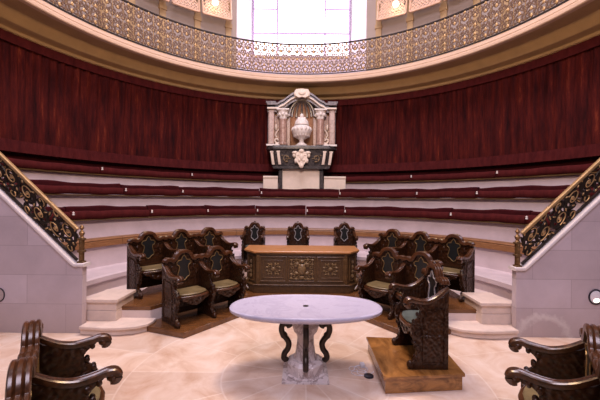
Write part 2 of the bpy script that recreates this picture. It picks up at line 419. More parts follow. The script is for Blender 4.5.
for row, (r, z, s1, s2) in rows.items():
    bounds = []
    if row == 'top':
        a = [-R_(93)] + [px2theta(x, r) for x in s1]; b = [px2theta(x, r) for x in s2] + [R_(93)]
        bounds = [(a[i], a[i+1], 0) for i in range(len(a)-1)] + [(b[i], b[i+1], 1) for i in range(len(b)-1)]
    else:
        a = [-R_(93)] + [px2theta(x, r) for x in s1] + [R_(93)]
        bounds = [(a[i], a[i+1], 0 if (a[i]+a[i+1]) < 0 else 1) for i in range(len(a)-1)]
    nl = sum(1 for x in bounds if x[2] == 0); tot = len(bounds)
    for i, (t0, t1, sd) in enumerate(bounds):
        g = .012/r
        n_from = i if sd == 0 else tot - 1 - i
        which = ordw[n_from]
        stair = 'the staircase behind the lone armchair' if sd else 'the staircase with the plain ring'
        root = thing('velvet_cushion', 'red velvet rail cushion, %s tier, %s from %s' % (row, which, stair), 'cushion', (0,0,0), 0, 'velvet cushions along the %s tier rail' % row)
        cushion(r, z, t0+g, t1-g, i, i + r*3, row == 'top').build('pad', M['velvet'], root, smooth=60)
        if row != 'top':
            n = max(6, int(abs(t1-t0)*r/.1))
            ph = i*2.1 + r
            MB().arc([(r+.005,z-.22),(r+.005,z+.02),(r+.05,z+.055),(r+.12,z+.045),(r+.12,z-.22)], t0+g, t1-g, n,
                     wob=lambda t, j, rr, zz: (rr, zz + (.014*math.sin(t*r*3+ph) + .008*math.sin(t*r*7.3+ph) if 0 < j < 4 else 0))).build('back_strip', M['velvet_dark'], root, smooth=50)
        if i and not (row == 'top' and i == nl):
            tk = t0 + .05/r; x, y = (r-.165)*math.sin(tk), (r-.165)*math.cos(tk)
            MB().lathe([(0,-.03),(.022,-.028),(.028,-.01),(.016,.008),(.024,.03),(.012,.05),(0,.055)], 10, (x, y, z-(.06 if row == 'top' else .11))).build('rail_knob', M['white_marble'], root)
    w = MB().arc([(r-.10,z-.285+(.05 if row=='top' else 0)),(r-.115,z-.268+(.05 if row=='top' else 0)),(r-.10,z-.248+(.05 if row=='top' else 0)),(r+.13,z-.248+(.05 if row=='top' else 0)),(r+.13,z-.285+(.05 if row=='top' else 0))], -R_(93), R_(93), 100)
    if row == 'top':
        t_l, t_r = px2theta(262.5, r), px2theta(345.5, r)
        w = MB()
        for q0, q1 in ((-R_(93), t_l), (t_r, R_(93))):
            w.arc([(r-.10,z-.235),(r-.115,z-.215),(r-.10,z-.198),(r+.13,z-.198),(r+.13,z-.235)], q0, q1, 50)
    struct(w, 'trim_%d' % kk, M['wood_olive'], smooth=40); kk += 1
# wooden rail above the stone bench
rail = [(4.80,.905),(4.775,.92),(4.775,1.03),(4.79,1.05),(4.77,1.065),(4.79,1.09),(4.86,1.10),(4.99,1.10),(5.02,1.08),(5.02,.905)]
rl = MB()
ts = [-R_(94)] + [px2theta(x, 4.85) for x in (121, 236, 345, 470)] + [R_(94)]
for i in range(len(ts)-1): rl.arc(rail, ts[i]+.0008, ts[i+1]-.0008, 40)
struct(rl, 'trim_%d' % kk, M['wood_rail'], smooth=30)

# ------------------------------------------------------------------ curtains
def pleats(seed):
    r2 = random.Random(seed); c = [(r2.uniform(1.5, 4), r2.uniform(0, 6.28)) for _ in range(4)]; e = [(r2.uniform(.8, 3), r2.uniform(0, 6.28)) for _ in range(3)]
    def P(s):
        ph = s*31 + sum(1.6*math.sin(k*s + p) for k, p in c)
        am = .022 + .007*sum(math.sin(k*s + p) for k, p in e)
        return am*(2*abs(math.sin(ph/2)) - 1) + .006*math.sin(s*73 + 2*math.sin(s*5))
    return P
for sd, (t0, t1), lab in ((0, (-R_(118), -R_(4.6)), 'long pleated dark red curtain ending at the monument on the plain ring side'),
                          (1, (R_(4.6), R_(118)), 'long pleated dark red curtain ending at the monument above the lone armchair side')):
    root = thing('curtain', lab, 'curtain', (0,0,0), 0, 'curtains round the upper drum wall')
    P = pleats(11 + sd)
    def strip(z0, z1, rr, amp, nz, mat, name, step=.016, flare=0):
        n = int((t1-t0)*7/step); vs = []; fs = []
        for k in range(n+1):
            t = t0 + (t1-t0)*k/n; s = t*7
            for j in range(nz+1):
                zz = z0 + (z1-z0)*j/nz
                r = rr + amp*P(s + .03*math.sin(zz*1.7 + s*.8)) - flare*(1 - j/nz)
                vs.append((r*math.sin(t), r*math.cos(t), zz))
        for k in range(n):
            for j in range(nz): a = k*(nz+1)+j; fs.append((a, a+1, a+nz+2, a+nz+1))
        return MB().add(vs, fs).build(name, M[mat], root, smooth=80)
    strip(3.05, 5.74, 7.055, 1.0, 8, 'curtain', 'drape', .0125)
    strip(5.57, 5.80, 6.985, .18, 2, 'velvet', 'valance', .03)
    strip(3.06, 3.34, 6.965, .30, 3, 'velvet', 'hem_flounce', .02, .02)

# ------------------------------------------------------------------ balcony balustrade
bal = thing('balcony_balustrade', 'curved wrought iron balustrade with gilded scrolls around the upper gallery', 'railing')
RB = 6.05; ZB = 6.40; ZT = 7.50
TB = R_(104)
MB().arc([(RB-.035,ZT-.035),(RB-.035,ZT),(RB,ZT+.015),(RB+.035,ZT),(RB+.035,ZT-.035)], -TB, TB, 120).build('top_rail', M['iron'], bal)
MB().arc([(RB-.02,ZB+.03),(RB-.02,ZB+.06),(RB+.02,ZB+.06),(RB+.02,ZB+.03)], -TB, TB, 120).build('bottom_rail', M['iron'], bal)
MOD = 76; mw = 2*TB*RB/MOD
def ribbon(mb, p2, w, d, off=0.0):
    """flat bar following a 2-D curve in the x-z plane"""
    mb.sweep([(x, off, z) for x, z in p2], [(-w/2,-d/2),(w/2,-d/2),(w/2,d/2),(-w/2,d/2)], (0,1,0))
def spir2(*a, n=12): return spiral(*a, n=n)
H = ZT - ZB - .09
sm = MB(); gm = MB()
for m in (-1, 1):
    for (cx, cz, r0, a0, a1) in ((.085, .13, .085, 200, 640), (.075, .37, .075, -40, -470), (.085, .62, .08, 180, 600), (.07, .85, .07, -60, -480)):
        ribbon(sm, [(m*x, z) for x, z in spir2(cx, cz, r0, .018, a0, a1, n=18)], .027, .024)
    ribbon(sm, [(m*x, z) for x, z in [(.0,.02),(.06,.10),(.12,.24),(.05,.42),(.03,.50),(.09,.62),(.13,.74),(.04,.92),(.0,H)]], .024, .02)
    for (x, z, a) in ((.13,.28,40),(.04,.22,-30),(.13,.50,-40),(.03,.74,35),(.125,.94,50),(.12,.05,20)):
        sm.blob((m*x, 0, z), 0.055, .014, .025, 6, 4, Matrix.Rotation(R_(-a*m), 3, 'Y'))
for (x, z) in ((0,.25),(0,.50),(0,.76),(0,.97),(0,.08)): gm.blob((x,-.008,z), .038, .016, .055, 8, 5)
ribbon(gm, [(-mw/2,.0),(-mw/2,H)], .016, .02)
for m in (-1, 1): ribbon(gm, [(m*x, z) for x, z in spir2(.05, .50, .05, .012, 90, -270, n=12)], .012, .016, -.006)
pz = Matrix.Translation((0,0,ZB+.06))
base_panel = None
for i in range(MOD):
    t = -TB + (i+.5)*2*TB/MOD
    if base_panel is None:
        a = sm.build('scroll_panel', M['balc_iron'], bal, smooth=50); b = gm.build('gilt_rosette', M['gilt_iron'], a, smooth=50); base_panel = (a, b)
    else:
        a = base_panel[0].copy(); b = base_panel[1].copy(); COL.objects.link(a); COL.objects.link(b); a.parent = bal; b.parent = a
    a.location = (RB*math.sin(t), RB*math.cos(t), ZB+.06); a.rotation_euler = (0,0,-t)

# ------------------------------------------------------------------ gilded lattice boxes above the gallery
lat_specs = [((140,169.5),'over the gallery, second from the window on the plain ring side'), ((199.5,230.5),'a'), ((169.5,198.5),'b'), ((375,405.5),'c'), ((406.5,439),'d'), ((439.5,470),'e')]
lat = [((138.5,168.5),'third lattice screen from the window on the plain ring side'), ((169.5,199),'second gilded lattice screen from the window on the plain ring side'), ((200,231),'gilded lattice screen next to the window on the plain ring side, round lamp in front'),
       ((374.5,405.5),'gilded lattice screen next to the window on the lone armchair side, round lamp in front'), ((406.5,440),'second gilded lattice screen from the window on the lone armchair side'), ((441,471),'third lattice screen from the window on the lone armchair side')]
for (p0, p1), lab in lat:
    rb = 6.75
    t0, t1 = px2theta(p0, rb) + .007, px2theta(p1, rb) - .007
    root = thing('lattice_screen', lab, 'lattice screen', (0,0,0), 0, 'gilded lattice screens above the gallery')
    def S(u, h):
        t = t0 + (t1-t0)*u; r = rb + .10*math.sin(h*1.2) + .22*h**1.4*.5; return Vector((r*math.sin(t), r*math.cos(t), 8.45+h))
    HH = 1.7; W = (t1-t0)*rb
    fm = MB()
    fm.sweep([S(u/8, 0) for u in range(9)], rrect(.07,.07), (0,0,1))
    fm.sweep([S(u/8, HH) for u in range(9)], rrect(.07,.07), (0,0,1))
    for u in (0, 1): fm.sweep([S(u, HH*k/8) for k in range(9)], rrect(.06,.06), (0,1,0))
    fm.build('frame', M['lattice'], root)
    lm = MB(); stp = .115
    nn = int((W+HH)/stp)
    for q in range(-int(HH/stp), int(W/stp)+1):
        for dirn in (1, -1):
            pts = []
            for k in range(0, 13):
                h = HH*k/12; x = q*stp + h if dirn == 1 else W - (q*stp + h)
                if 0 <= x <= W: pts.append(S(x/W, h))
            if len(pts) > 1: lm.sweep(pts, [(-.021,-.008),(.021,-.008),(.021,.008),(-.021,.008)], Vector((-math.sin((t0+t1)/2), -math.cos((t0+t1)/2), 0)))
    for a in range(int(W/stp)+1):
        for b in range(int(HH/stp)):
            x = (a+.5*(b % 2))*stp
            if x < W: lm.blob(S(x/W, (b+.5)*stp) - Vector((math.sin(t0),math.cos(t0),0))*.01, .028,.028,.028, 6, 4)
    lm.build('lattice', M['lattice'], root, smooth=40)
for px, lab in ((213.5,'round glowing lamp before the lattice on the plain ring side'), (394,'round glowing lamp before the lattice on the lone armchair side')):
    t = px2theta(px, 6.55); y = 3.2
    Z = 2 + (200-y)*(6.55*math.cos(t)+5.74)/f_px
    root = thing('wall_lamp', lab, 'lamp', (6.55*math.sin(t), 6.55*math.cos(t), Z), -t, 'round lamps before the lattice screens')
    MB().blob((0,0,0), .10,.10,.10, 16, 10).build('globe', M['lamp'], root)
    MB().lathe([(.0,.085),(.05,.085),(.055,.11),(.02,.14),(.0,.14)], 14).sweep([(0,0,.13),(0,.12,.20),(0,.30,.20)], circ(.014,6), (1,0,0)).build('bracket', M['brass'], root)

# ------------------------------------------------------------------ staircase railings
def stair_rail(sgn, label):
    root = thing('stair_railing', label, 'railing', (sgn*3.2, -.75, 1.0), 0)
    sl = .95; L = 3.4; hh = .455
    def Q(s, t, y=0): return Vector((sgn*(.12 + s), y, .075 + s*sl + t))
    MB().sweep([Q(0,hh),Q(.05,hh),Q(L,hh)], rrect(.075,.05,.4), (0,0,1)).build('handrail', M['gilt_iron'], root)
    MB().sweep([Q(0,-.0),Q(L,-.0)], rrect(.04,.03,.2), (0,0,1)).build('bottom_rail', M['iron'], root)
    bars = MB()
    nmod = 8; mwid = L/nmod
    scr = MB(); gl = MB()
    for i in range(nmod):
        s0 = i*mwid; up = 1 if i % 2 == 0 else -1
        def mp(x, z): zz = z if up > 0 else hh - z; return (s0 + x, zz)
        for cx, cz, r0, r1, a0, a1 in ((.13,.30,.12,.02,250,-330),(.32,.17,.12,.02,70,650),(.30,.40,.075,.015,200,-200),(.11,.09,.07,.015,20,420)):
            p = spiral(cx, cz, r0, r1, a0, a1, 22)
            scr.sweep([Q(*mp(x, z)) for x, z in p], [(-.02,-.016),(.02,-.016),(.02,.016),(-.02,.016)], (0,1,0))
            gl.sweep([Q(*mp(x, z), -.02) for x, z in p[6:]], circ(.0085,5), (0,1,0))
        for x, z, a in ((.05,.20,30),(.22,.25,-60),(.24,.08,10),(.41,.30,70),(.20,.43,20),(.40,.07,-20),(.03,.42,60),(.33,.29,20),(.12,.19,-20),(.42,.46,10)):
            s, t = mp(x, z); p = Q(s, t)
            scr.blob(p, .065, .014, .028, 7, 4, Matrix.Rotation(R_(-a*sgn*up - sgn*40), 3, 'Y'))
            gl.blob(p + Vector((0,-.012,0)), .030, .010, .013, 6, 4, Matrix.Rotation(R_(-a*sgn*up - sgn*40), 3, 'Y'))
        r3 = random.Random(i*5+sgn)
        for _ in range(16):
            p = Q(r3.uniform(0, mwid)+s0, r3.uniform(.03, hh-.05), .012)
            scr.blob(p, .055, .010, .024, 7, 4, Matrix.Rotation(r3.uniform(0, 3.1), 3, 'Y'))
        c = Q(*mp(.13,.30), -.015); gl.blob(c, .03,.015,.03, 8, 5)
        c = Q(*mp(.32,.17), -.015); gl.blob(c, .03,.015,.03, 8, 5)
    ob = scr.build('scroll_ironwork', M['bronze'], root, smooth=50)
    gl.build('gilt_scrollwork', M['gilt_iron'], ob, smooth=50)
    nw = MB()
    ox = sgn*.055; nw.box(ox-.045,ox+.045,-.045,.045,.03,.06).box(ox-.028,ox+.028,-.028,.028,.06,.40).box(ox-.044,ox+.044,-.044,.044,.19,.22).box(ox-.044,ox+.044,-.044,.044,.37,.40)
    np_ = nw.build('newel_post', M['brass'], root, bevel=.006)
    for zz in (.11,.32): 
        pp = MB().blob((ox,-.03,zz), .022,.012,.05, 10, 6).build('boss', M['brass'], np_)
    fin = MB().lathe([(.02,.40),(.04,.41),(.02,.43),(.035,.455),(.042,.48),(.022,.505),(.012,.52),(.022,.535),(.032,.555),(.022,.58),(.006,.60),(0,.61)], 16, (ox,0,0)).build('finial', M['brass'], np_)
    return root
stair_rail(-1, 'gilded scrollwork railing with finial post on the stone wall with plain ring')
stair_rail(1, 'gilded scrollwork railing with finial post on the stone wall with shiny disc')

# round fittings in the stair walls
t = thing('wall_ring', 'plain dark ring set flat in the pale stone stair wall', 'ring', (-299.5*4.94/f_px, -.80, 2-97.5*4.94/f_px))
MB().sweep([(.075*math.cos(a), -.006, .095*math.sin(a)) for a in [2*math.pi*i/32 for i in range(32)]], circ(.009,6), (0,1,0), closed=True).build('rim', M['dark_metal'], t)
MB().add([(0,-.003,0)] + [(.075*math.cos(2*math.pi*i/32), -.003, .095*math.sin(2*math.pi*i/32)) for i in range(32)] + [(0,.0,0)], [(0, 1+i, 1+(i+1) % 32) for i in range(32)]).build('plate', M['blocks'], t)
t = thing('wall_spotlight', 'round glass wall spotlight with dark rim on the stone wall', 'light', (296.2*4.94/f_px, -.80, 2-94.2*4.94/f_px))
MB().sweep([(.098*math.cos(a), -.008, .105*math.sin(a)) for a in [2*math.pi*i/40 for i in range(40)]], circ(.012,6), (0,1,0), closed=True).build('rim', M['dark_metal'], t)
MB().blob((0,-.001,0), .095,.03,.10, 24, 10).build('lens', M['white_plastic'], t)
MB().blob((.0,-.018,-.045), .05,.022,.035, 14, 8).build('bulb', emit('small_bulb', (1,.85,.66), 3.0).m, t)

# ------------------------------------------------------------------ stalls
RIB = [(.024,-.052),(.034,-.044),(.034,-.028),(.022,-.020),(.036,-.010),(.036,.010),(.022,.020),(.034,.028),(.034,.044),(.024,.052),(-.024,.05),(-.03,0),(-.024,-.05)]
ARM = [(-.047,.0),(-.047,.018),(-.032,.026),(-.023,.016),(-.011,.030),(.011,.030),(.023,.016),(.032,.026),(.047,.018),(.047,0),(.035,-.028),(-.035,-.028)]
def side_profile(end):
    """y (front negative), z"""
    fr = [(-.47,.0),(-.49,.035),(-.455,.07),(-.40,.12),(-.385,.22),(-.43,.33),(-.455,.42),(-.42,.50),(-.355,.56),(-.34,.63),(-.39,.68),(-.43,.71)]
    p = [(a.x, a.y) for a in [Vector((q[0], q[1], 0)) for q in [(v.x, v.y) for v in spline([(a, b, 0) for a, b in fr], 4)]]]
    return p + [(-.25,.71),(-.05,.78),(.035,.85),(.035,.0)]
def stall(n, pitch, name, label, cat, leather='leather_seat', loc=(0,0,0), rz=0, group=None):
    root = thing(name, label, cat, loc, rz, group)
    W = n*pitch; x0 = -W/2
    for i in range(n+1):
        x = x0 + i*pitch; endp = i in (0, n)
        sp = MB().prism(side_profile(endp), x-.024, x+.024, 'x').build('side_panel', M['wood_dark'], root, bevel=.006)
        cv = MB()
        for sx in (-1, 1):
            xx = x + sx*.026
            cv.sweep([(xx, y, z) for y, z in [(v[0], v[1]) for v in spiral(-.36,.40,.075,.02,100,-300,16)]], circ(.011,6), (1,0,0))
            cv.sweep([(xx, y, z) for y, z in spiral(-.37,.22,.05,.015,-90,270,14)], circ(.010,6), (1,0,0))
            for (y, z, s) in ((-.41,.50,.03),(-.36,.58,.028),(-.43,.36,.03),(-.41,.28,.028),(-.39,.12,.028),(-.33,.66,.03),(-.40,.69,.026)):
                cv.blob((xx, y, z), .012, s*.8, s, 7, 5)
            if endp and (sx < 0) == (i == 0):
                cv.sweep([(xx, -.30,.07),(xx,-.02,.07),(xx,-.02,.66),(xx,-.27,.62),(xx,-.30,.5),(xx,-.30,.07)], circ(.010,6), (1,0,0))
                cv.sweep([(xx,-.30,.36),(xx,-.02,.36)], circ(.010,6), (1,0,0))
        cv.blob((x,-.455,.045), .038,.05,.045, 10, 6)
        cv.build('carved_pattern', M['wood_dark'], sp, smooth=60)
        path = spline([(x,.03,.88),(x,-.03,.835),(x,-.14,.765),(x,-.26,.728),(x,-.38,.735),(x,-.45,.748),(x,-.50,.74),(x,-.522,.71),(x,-.505,.68),(x,-.475,.685)], 4)
        MB().sweep(path, ARM, (0,-.25,1), scale=lambda u: .75 + .35*u if u < .75 else 1.01 - .5*(u-.75)).blob((x,-.482,.708), .046,.040,.038, 10, 6).build('armrest', M['wood_frame'], root, smooth=45)
    for i in range(n):
        c = x0 + (i+.5)*pitch; h = pitch/2
        top = [(-h+.005,.905),(-h+.02,.935),(-h+.07,.945),(-h+.12,.925),(-.145,.945),(-.115,1.0),(-.065,1.045),(0,1.055)]
        tp = [(v.x, v.y) for v in spline([(a, b, 0) for a, b in top] + [(-a, b, 0) for a, b in top[-2::-1]], 4)]
        tp = [(c+a, b) for a, b in tp]
        bk = MB().prism([(c-h+.01,.06)] + tp + [(c+h-.01,.06)], -.015, .035, 'y').build('backrest', M['wood_dark'], root)
        MB().sweep([(a, -.0, b) for a, b in tp], RIB, (0,1,0)).build('crest_rail', M['wood_frame'], bk, smooth=45)
        cc = MB()
        for m in (-1, 1):
            cc.sweep([(c+m*(a), -.02, b) for a, b in spiral(.215,.885,.05,.012,120,-330,16)], circ(.010,6), (0,1,0))
            cc.blob((c+m*.19,-.02,.80), .025,.014,.05, 7, 5); cc.blob((c+m*.235,-.02,.70), .02,.012,.05, 7, 5); cc.blob((c+m*(h-.03),-.015,.93), .03,.03,.022, 7, 5)
        cc.blob((c,-.02,1.03), .04,.02,.02, 8, 5)
        if n == 1: cc.blob((c,-.0,1.085), .035,.03,.03, 8, 5)
        cc.build('carved_pattern', M['wood_dark'], bk, smooth=60)
        hs = [(0,1.0),(.03,.965),(.045,.925),(.10,.915),(.125,.885),(.115,.85),(.085,.835),(.075,.80),(.085,.75),(.105,.70),(.10,.655),(.06,.635),(.03,.60),(0,.585)]
        out = [(c+a, b) for a, b in hs] + [(c-a, b) for a, b in hs[-2:0:-1]]
        lp = MB().prism(out, -.03, -.01, 'y').build('leather_panel', M['leather'], bk, bevel=.006)
        lp['label'] = 'dark studded leather panel with a brassy border'
        MB().sweep([(a, -.031, b) for a, b in out], circ(.012 if n == 1 else .0085,6), (0,1,0), closed=True).build('nail_border', M['nail_pale'] if n == 1 else M['brass_old'], lp)
        st = [(-h+.03,-.02),(-h+.03,-.30),(-h+.07,-.40),(-.12,-.455),(0,-.47),(.12,-.455),(h-.07,-.40),(h-.03,-.30),(h-.03,-.02)]
        MB().prism([(c+a, b) for a, b in st], .395, .432).build('seat', M['wood_frame'], root, bevel=.012)
        se = root.children[-1] if False else [o for o in bpy.data.objects if o.parent == root][-1]
        seat_ob = bpy.data.objects[bpy.data.objects.find(se.name)]
        MB().prism([(c+a*.90, -.02 + (b+.02)*.93) for a, b in st], .432, .46).build('seat_pad', M[leather], LAST['seat'](root), bevel=.013)
        ap = MB().prism([(c+a, b) for a, b in [(-h+.08,.395),(-h+.10,.36),(-.16,.345),(-.10,.30),(-.04,.275),(0,.265),(.04,.275),(.10,.30),(.16,.345),(h-.10,.36),(h-.08,.395)]], -.43, -.40, 'y')
        for m in (-1, 0, 1): ap.blob((c+m*.09,-.432,.345-.03*(m == 0)), .04,.014,.028, 8, 5)
        ap.build('apron', M['wood_dark'], LAST['seat'](root), bevel=.005)
    return root
M['nail_pale'] = plain('pale_nails', (.34,.31,.32), .4, .2).m
M['brass_old'] = plain('dull_brass', (.30,.20,.09), .4, .7).m
class _L: pass
LAST = {'seat': lambda root: [o for o in COL.objects if o.parent == root and o.name.startswith('seat') and not o.name.startswith('seat_pad')][-1]}

G1 = 'carved stalls facing the table'
A = R_(48.5)
stall(3, .66, 'choir_stall', 'three-seat carved stall on the upper platform, on the plain ring side', 'bench', group='carved choir stalls', loc=(-2.38,.93,.31), rz=R_(50))
stall(3, .66, 'choir_stall', 'three-seat carved stall on the upper platform, behind the lone armchair', 'bench', 'leather_seat', group='carved choir stalls', loc=(2.43,.93,.31), rz=R_(-50))
stall(2, .62, 'choir_stall', 'two-seat carved stall on the low platform, on the plain ring side', 'bench', group='carved choir stalls', loc=(-1.70,-.03,.085), rz=R_(47))
stall(2, .62, 'choir_stall', 'two-seat carved stall on the low platform, between desk and lone armchair', 'bench', group='carved choir stalls', loc=(1.80,-.03,.085), rz=R_(-47))
stall(2, .72, 'choir_stall', 'nearest carved stall at the picture edge below the plain ring wall', 'bench', group='carved choir stalls', loc=(-1.751,-3.584,0), rz=R_(125))
stall(2, .66, 'choir_stall', 'nearest carved stall at the picture edge below the shiny disc wall', 'bench', group='carved choir stalls', loc=(2.0,-3.546,0), rz=R_(-124))
for px, lab in ((255,'carved armchair behind the desk, the one on the plain ring side'), (298.3,'carved armchair behind the middle of the desk'), (344.5,'carved armchair behind the desk, the one on the lone armchair side')):
    Yc = 3.36; stall(1, .60, 'carved_armchair', lab, 'chair', 'leather_grey', ((px-300)*(Yc+5.74)/f_px, Yc, .31), 0, 'armchairs behind the desk').scale = (.87,.95,1)
lone = stall(1, .60, 'carved_armchair', 'lone carved armchair on its own square wooden dais, worn grey leather seat', 'chair', 'leather_grey', (1.585,-1.82,.185), R_(-90)); lone.scale = (1,.82,1)
dz = MB().prism([(.90,-2.285),(1.74,-2.20),(1.78,-1.38),(.92,-1.30)], 0, .175).prism([(.88,-2.305),(1.76,-2.22),(1.80,-1.36),(.90,-1.28)], .15, .185).build('chair_dais', M['wood_dais'], smooth=0, bevel=.006)
tag(dz, 'square golden oak dais on the floor under the lone armchair', 'dais')

# cable and floor socket beside the dais
t = thing('cable_coil', 'thin white cable loops on the floor beside the square dais', 'cable', (.72,-1.82,0))
cp = []
for i in range(90):
    a = i*.21; rr = .085 + .05*math.sin(i*.37); cp.append((rr*math.cos(a) - .03*math.sin(i*.13), rr*.9*math.sin(a), .006 + .002*math.sin(i)))
MB().sweep(cp, circ(.004,5), (0,0,1)).build('cable', M['white_plastic'], t)
MB().box(.02,.075,.06,.13,0,.045).build('plug_box', M['white_plastic'], t, bevel=.008)
s = MB().lathe([(0,0),(.055,0),(.055,.012),(.04,.018),(0,.018)], 20, (.80,-1.94,0)).build('floor_socket', M['dark_metal'])
tag(s, 'small round dark socket on the floor among the white cable loops', 'socket')

# ------------------------------------------------------------------ marble dissecting table
tx, ty = .078, -1.88
tb = thing('dissecting_table', 'oval pale marble table on a veined pedestal with dark scroll brackets', 'table', (tx, ty, 0))
prof = [(0,.70),(.30,.70),(.60,.70),(.76,.708),(.815,.72),(.85,.735),(.872,.750),(.872,.775),(.855,.785),(.82,.782),(.79,.778),(.03,.776),(.028,.75),(0,.75)]
vs = []; nn = 96; q = len(prof); tp = MB()
for k in range(nn):
    a = 2*math.pi*k/nn; ca, sa = math.cos(a), math.sin(a)
    e = 2.35; rx = abs(ca)**(2/e)*(1 if ca > 0 else -1); ry = abs(sa)**(2/e)*(1 if sa > 0 else -1)
    for r, z in prof:
        w = min(1, r/.2); X = r*(rx*w + ca*(1-w)); Yy = r*(.515*ry*w + sa*(1-w)) if r > .05 else r*sa
        vs.append((X, Yy, z))
fs = [(k*q+i, ((k+1) % nn)*q+i, ((k+1) % nn)*q+i+1, k*q+i+1) for k in range(nn) for i in range(q-1)]
tp.add(vs, fs); top_ob = tp.build('tabletop', M['table_marble'], tb, smooth=50)
MB().lathe([(0,.774),(.016,.774),(.03,.7785),(.034,.7785),(.034,.774)], 20).build('drain', M['bronze'], top_ob)
def oct_lathe(prof, n=8):
    m = MB(); m.lathe(prof, n, a0=math.pi/8, a1=2*math.pi+math.pi/8); return m
oct_lathe([(0,0),(.235,0),(.235,.03),(.215,.04),(.215,.15),(.175,.185),(0,.185)]).build('plinth', M['pedestal'], tb, smooth=20)
MB().box(-.26,.26,-.24,.24,0,.012).build('floor_slab', M['pedestal'], tb)
oct_lathe([(0,.18),(.14,.185),(.115,.24),(.098,.36),(.095,.42),(.105,.46),(.14,.50),(.155,.55),(.15,.60),(.12,.64),(.105,.66),(.13,.68),(.135,.705),(0,.705)], 16).build('baluster', M['pedestal'], tb, smooth=60)
br = None
for a in (0, 90, 180, 270):
    pth = spline([(.19,.20),(.225,.235),(.215,.29),(.175,.35),(.165,.42),(.195,.475),(.235,.52),(.25,.585),(.225,.64),(.185,.655),(.175,.62),(.20,.60)], 5) if False else None
    P2 = [(.205,.195),(.232,.225),(.225,.28),(.192,.335),(.182,.40),(.205,.455),(.243,.505),(.26,.575),(.243,.64),(.205,.675),(.175,.655),(.178,.62),(.205,.612)]
    P3 = [(p.x, p.y) for p in spline([(x, z, 0) for x, z in P2], 5)]
    m = MB().sweep([(x, 0, z) for x, z in P3], rrect(.06,.062,.35), (0,1,0))
    m.blob((.235,0,.50), .04,.034,.045, 10, 6).blob((.205,0,.632), .034,.028,.034, 10, 6).blob((.212,0,.205), .034,.030,.03, 10, 6).blob((.262,0,.60), .02,.024,.04, 8, 5).blob((.20,0,.71), .045,.032,.055, 10, 6)
    mm = MB().join(m, lambda v, a=a: Matrix.Rotation(R_(a), 3, 'Z') @ Vector((v.x*1.10 - .008, v.y, .15 + (v.z-.195)*.95)))
    mm.build('scroll_bracket', M['bronze'], tb, smooth=60)

# ------------------------------------------------------------------ carved desk
dk = thing('carved_desk', 'long dark carved desk with canted ends and a honey wood top', 'desk', (.05, 1.16, .086))
def cant(w, wf, d, c, o=0): return [(-wf-o,-o),(wf+o,-o),(w+o,c-o*.4),(w+o,d+o),(-w-o,d+o),(-w-o,c-o*.4)]
MB().prism(cant(1.175,.945,.80,.27), .17, .815).build('body', M['wood_desk'], dk, smooth=0)
MB().prism(cant(1.175,.945,.80,.27,.035), 0, .15).prism(cant(1.175,.945,.80,.27,.055), .15, .175).build('plinth', M['wood_desk'], dk, smooth=0, bevel=.01)
MB().prism(cant(1.175,.945,.80,.27,.03), .785, .815).build('moulding', M['desk_mould'], dk, smooth=0, bevel=.008)
MB().prism(cant(1.175,.945,.80,.27,.055), .815, .862).build('desk_top', M['wood_top'], dk, smooth=0, bevel=.012)
def frame_rect(mb, x0, x1, z0, z1, y, r=.014):
    mb.sweep([(x0,y,z0),(x1,y,z0),(x1,y,z1),(x0,y,z1)], rrect(r*2,r*2,.4), (0,1,0), closed=True)
for i, (x0, x1) in enumerate(((-.86,-.32), (-.27,.27), (.32,.86))):
    fm = MB(); frame_rect(fm, x0, x1, .235, .735, -.006, .016)
    if i != 1: frame_rect(fm, x0+.07, x1-.07, .305, .665, -.004, .010)
    pnl = fm.build('panel_frame', M['desk_mould'], dk, smooth=40)
    c = (x0+x1)/2; z = .485; cm = MB()
    if i == 1:
        for mx in (-1, 1):
            for mz in (-1, 1):
                for cx, cz, r0, a0, a1 in ((.17,.14,.075,180,-300),(.07,.16,.05,0,400),(.19,.045,.045,90,-300)):
                    cm.sweep([(c+mx*x, -.012, z+mz*zz) for x, zz in spiral(cx, cz, r0, .012, a0, a1, 16)], circ(.010,6), (0,1,0))
                for x, zz, s in ((.12,.07,.03),(.22,.19,.028),(.05,.09,.03),(.22,.10,.024),(.12,.20,.026)): cm.blob((c+mx*x,-.012,z+mz*zz), s*1.3, .014, s*.8, 7, 5)
        cm.blob((c,-.02,z), .085,.03,.115, 14, 8); cm.blob((c,-.02,z+.17), .06,.022,.035, 10, 6); cm.blob((c,-.02,z-.17), .05,.02,.04, 10, 6)
        for mx in (-1,1): cm.blob((c+mx*.10,-.016,z+.11), .05,.016,.03, 8, 5); cm.blob((c+mx*.10,-.016,z-.09), .045,.016,.03, 8, 5)
    else:
        for mx in (-1, 1):
            for mz in (-1, 1):
                cm.sweep([(c+mx*x, -.008, z+mz*zz) for x, zz in spiral(.075,.06,.045,.01,200,-160,14)], circ(.0085,6), (0,1,0))
                cm.blob((c+mx*.13,-.008,z+mz*.035), .03,.012,.02, 7, 5); cm.blob((c+mx*.04,-.008,z+mz*.10), .02,.012,.028, 7, 5); cm.blob((c+mx*.10,-.008,z+mz*.105), .022,.010,.016, 7, 5)
        cm.blob((c,-.012,z), .045,.018,.045, 12, 6)
    o = cm.build('carved_pattern', M['wood_gilt'], pnl, smooth=60); o['label'] = 'worn gilt carved ornament'
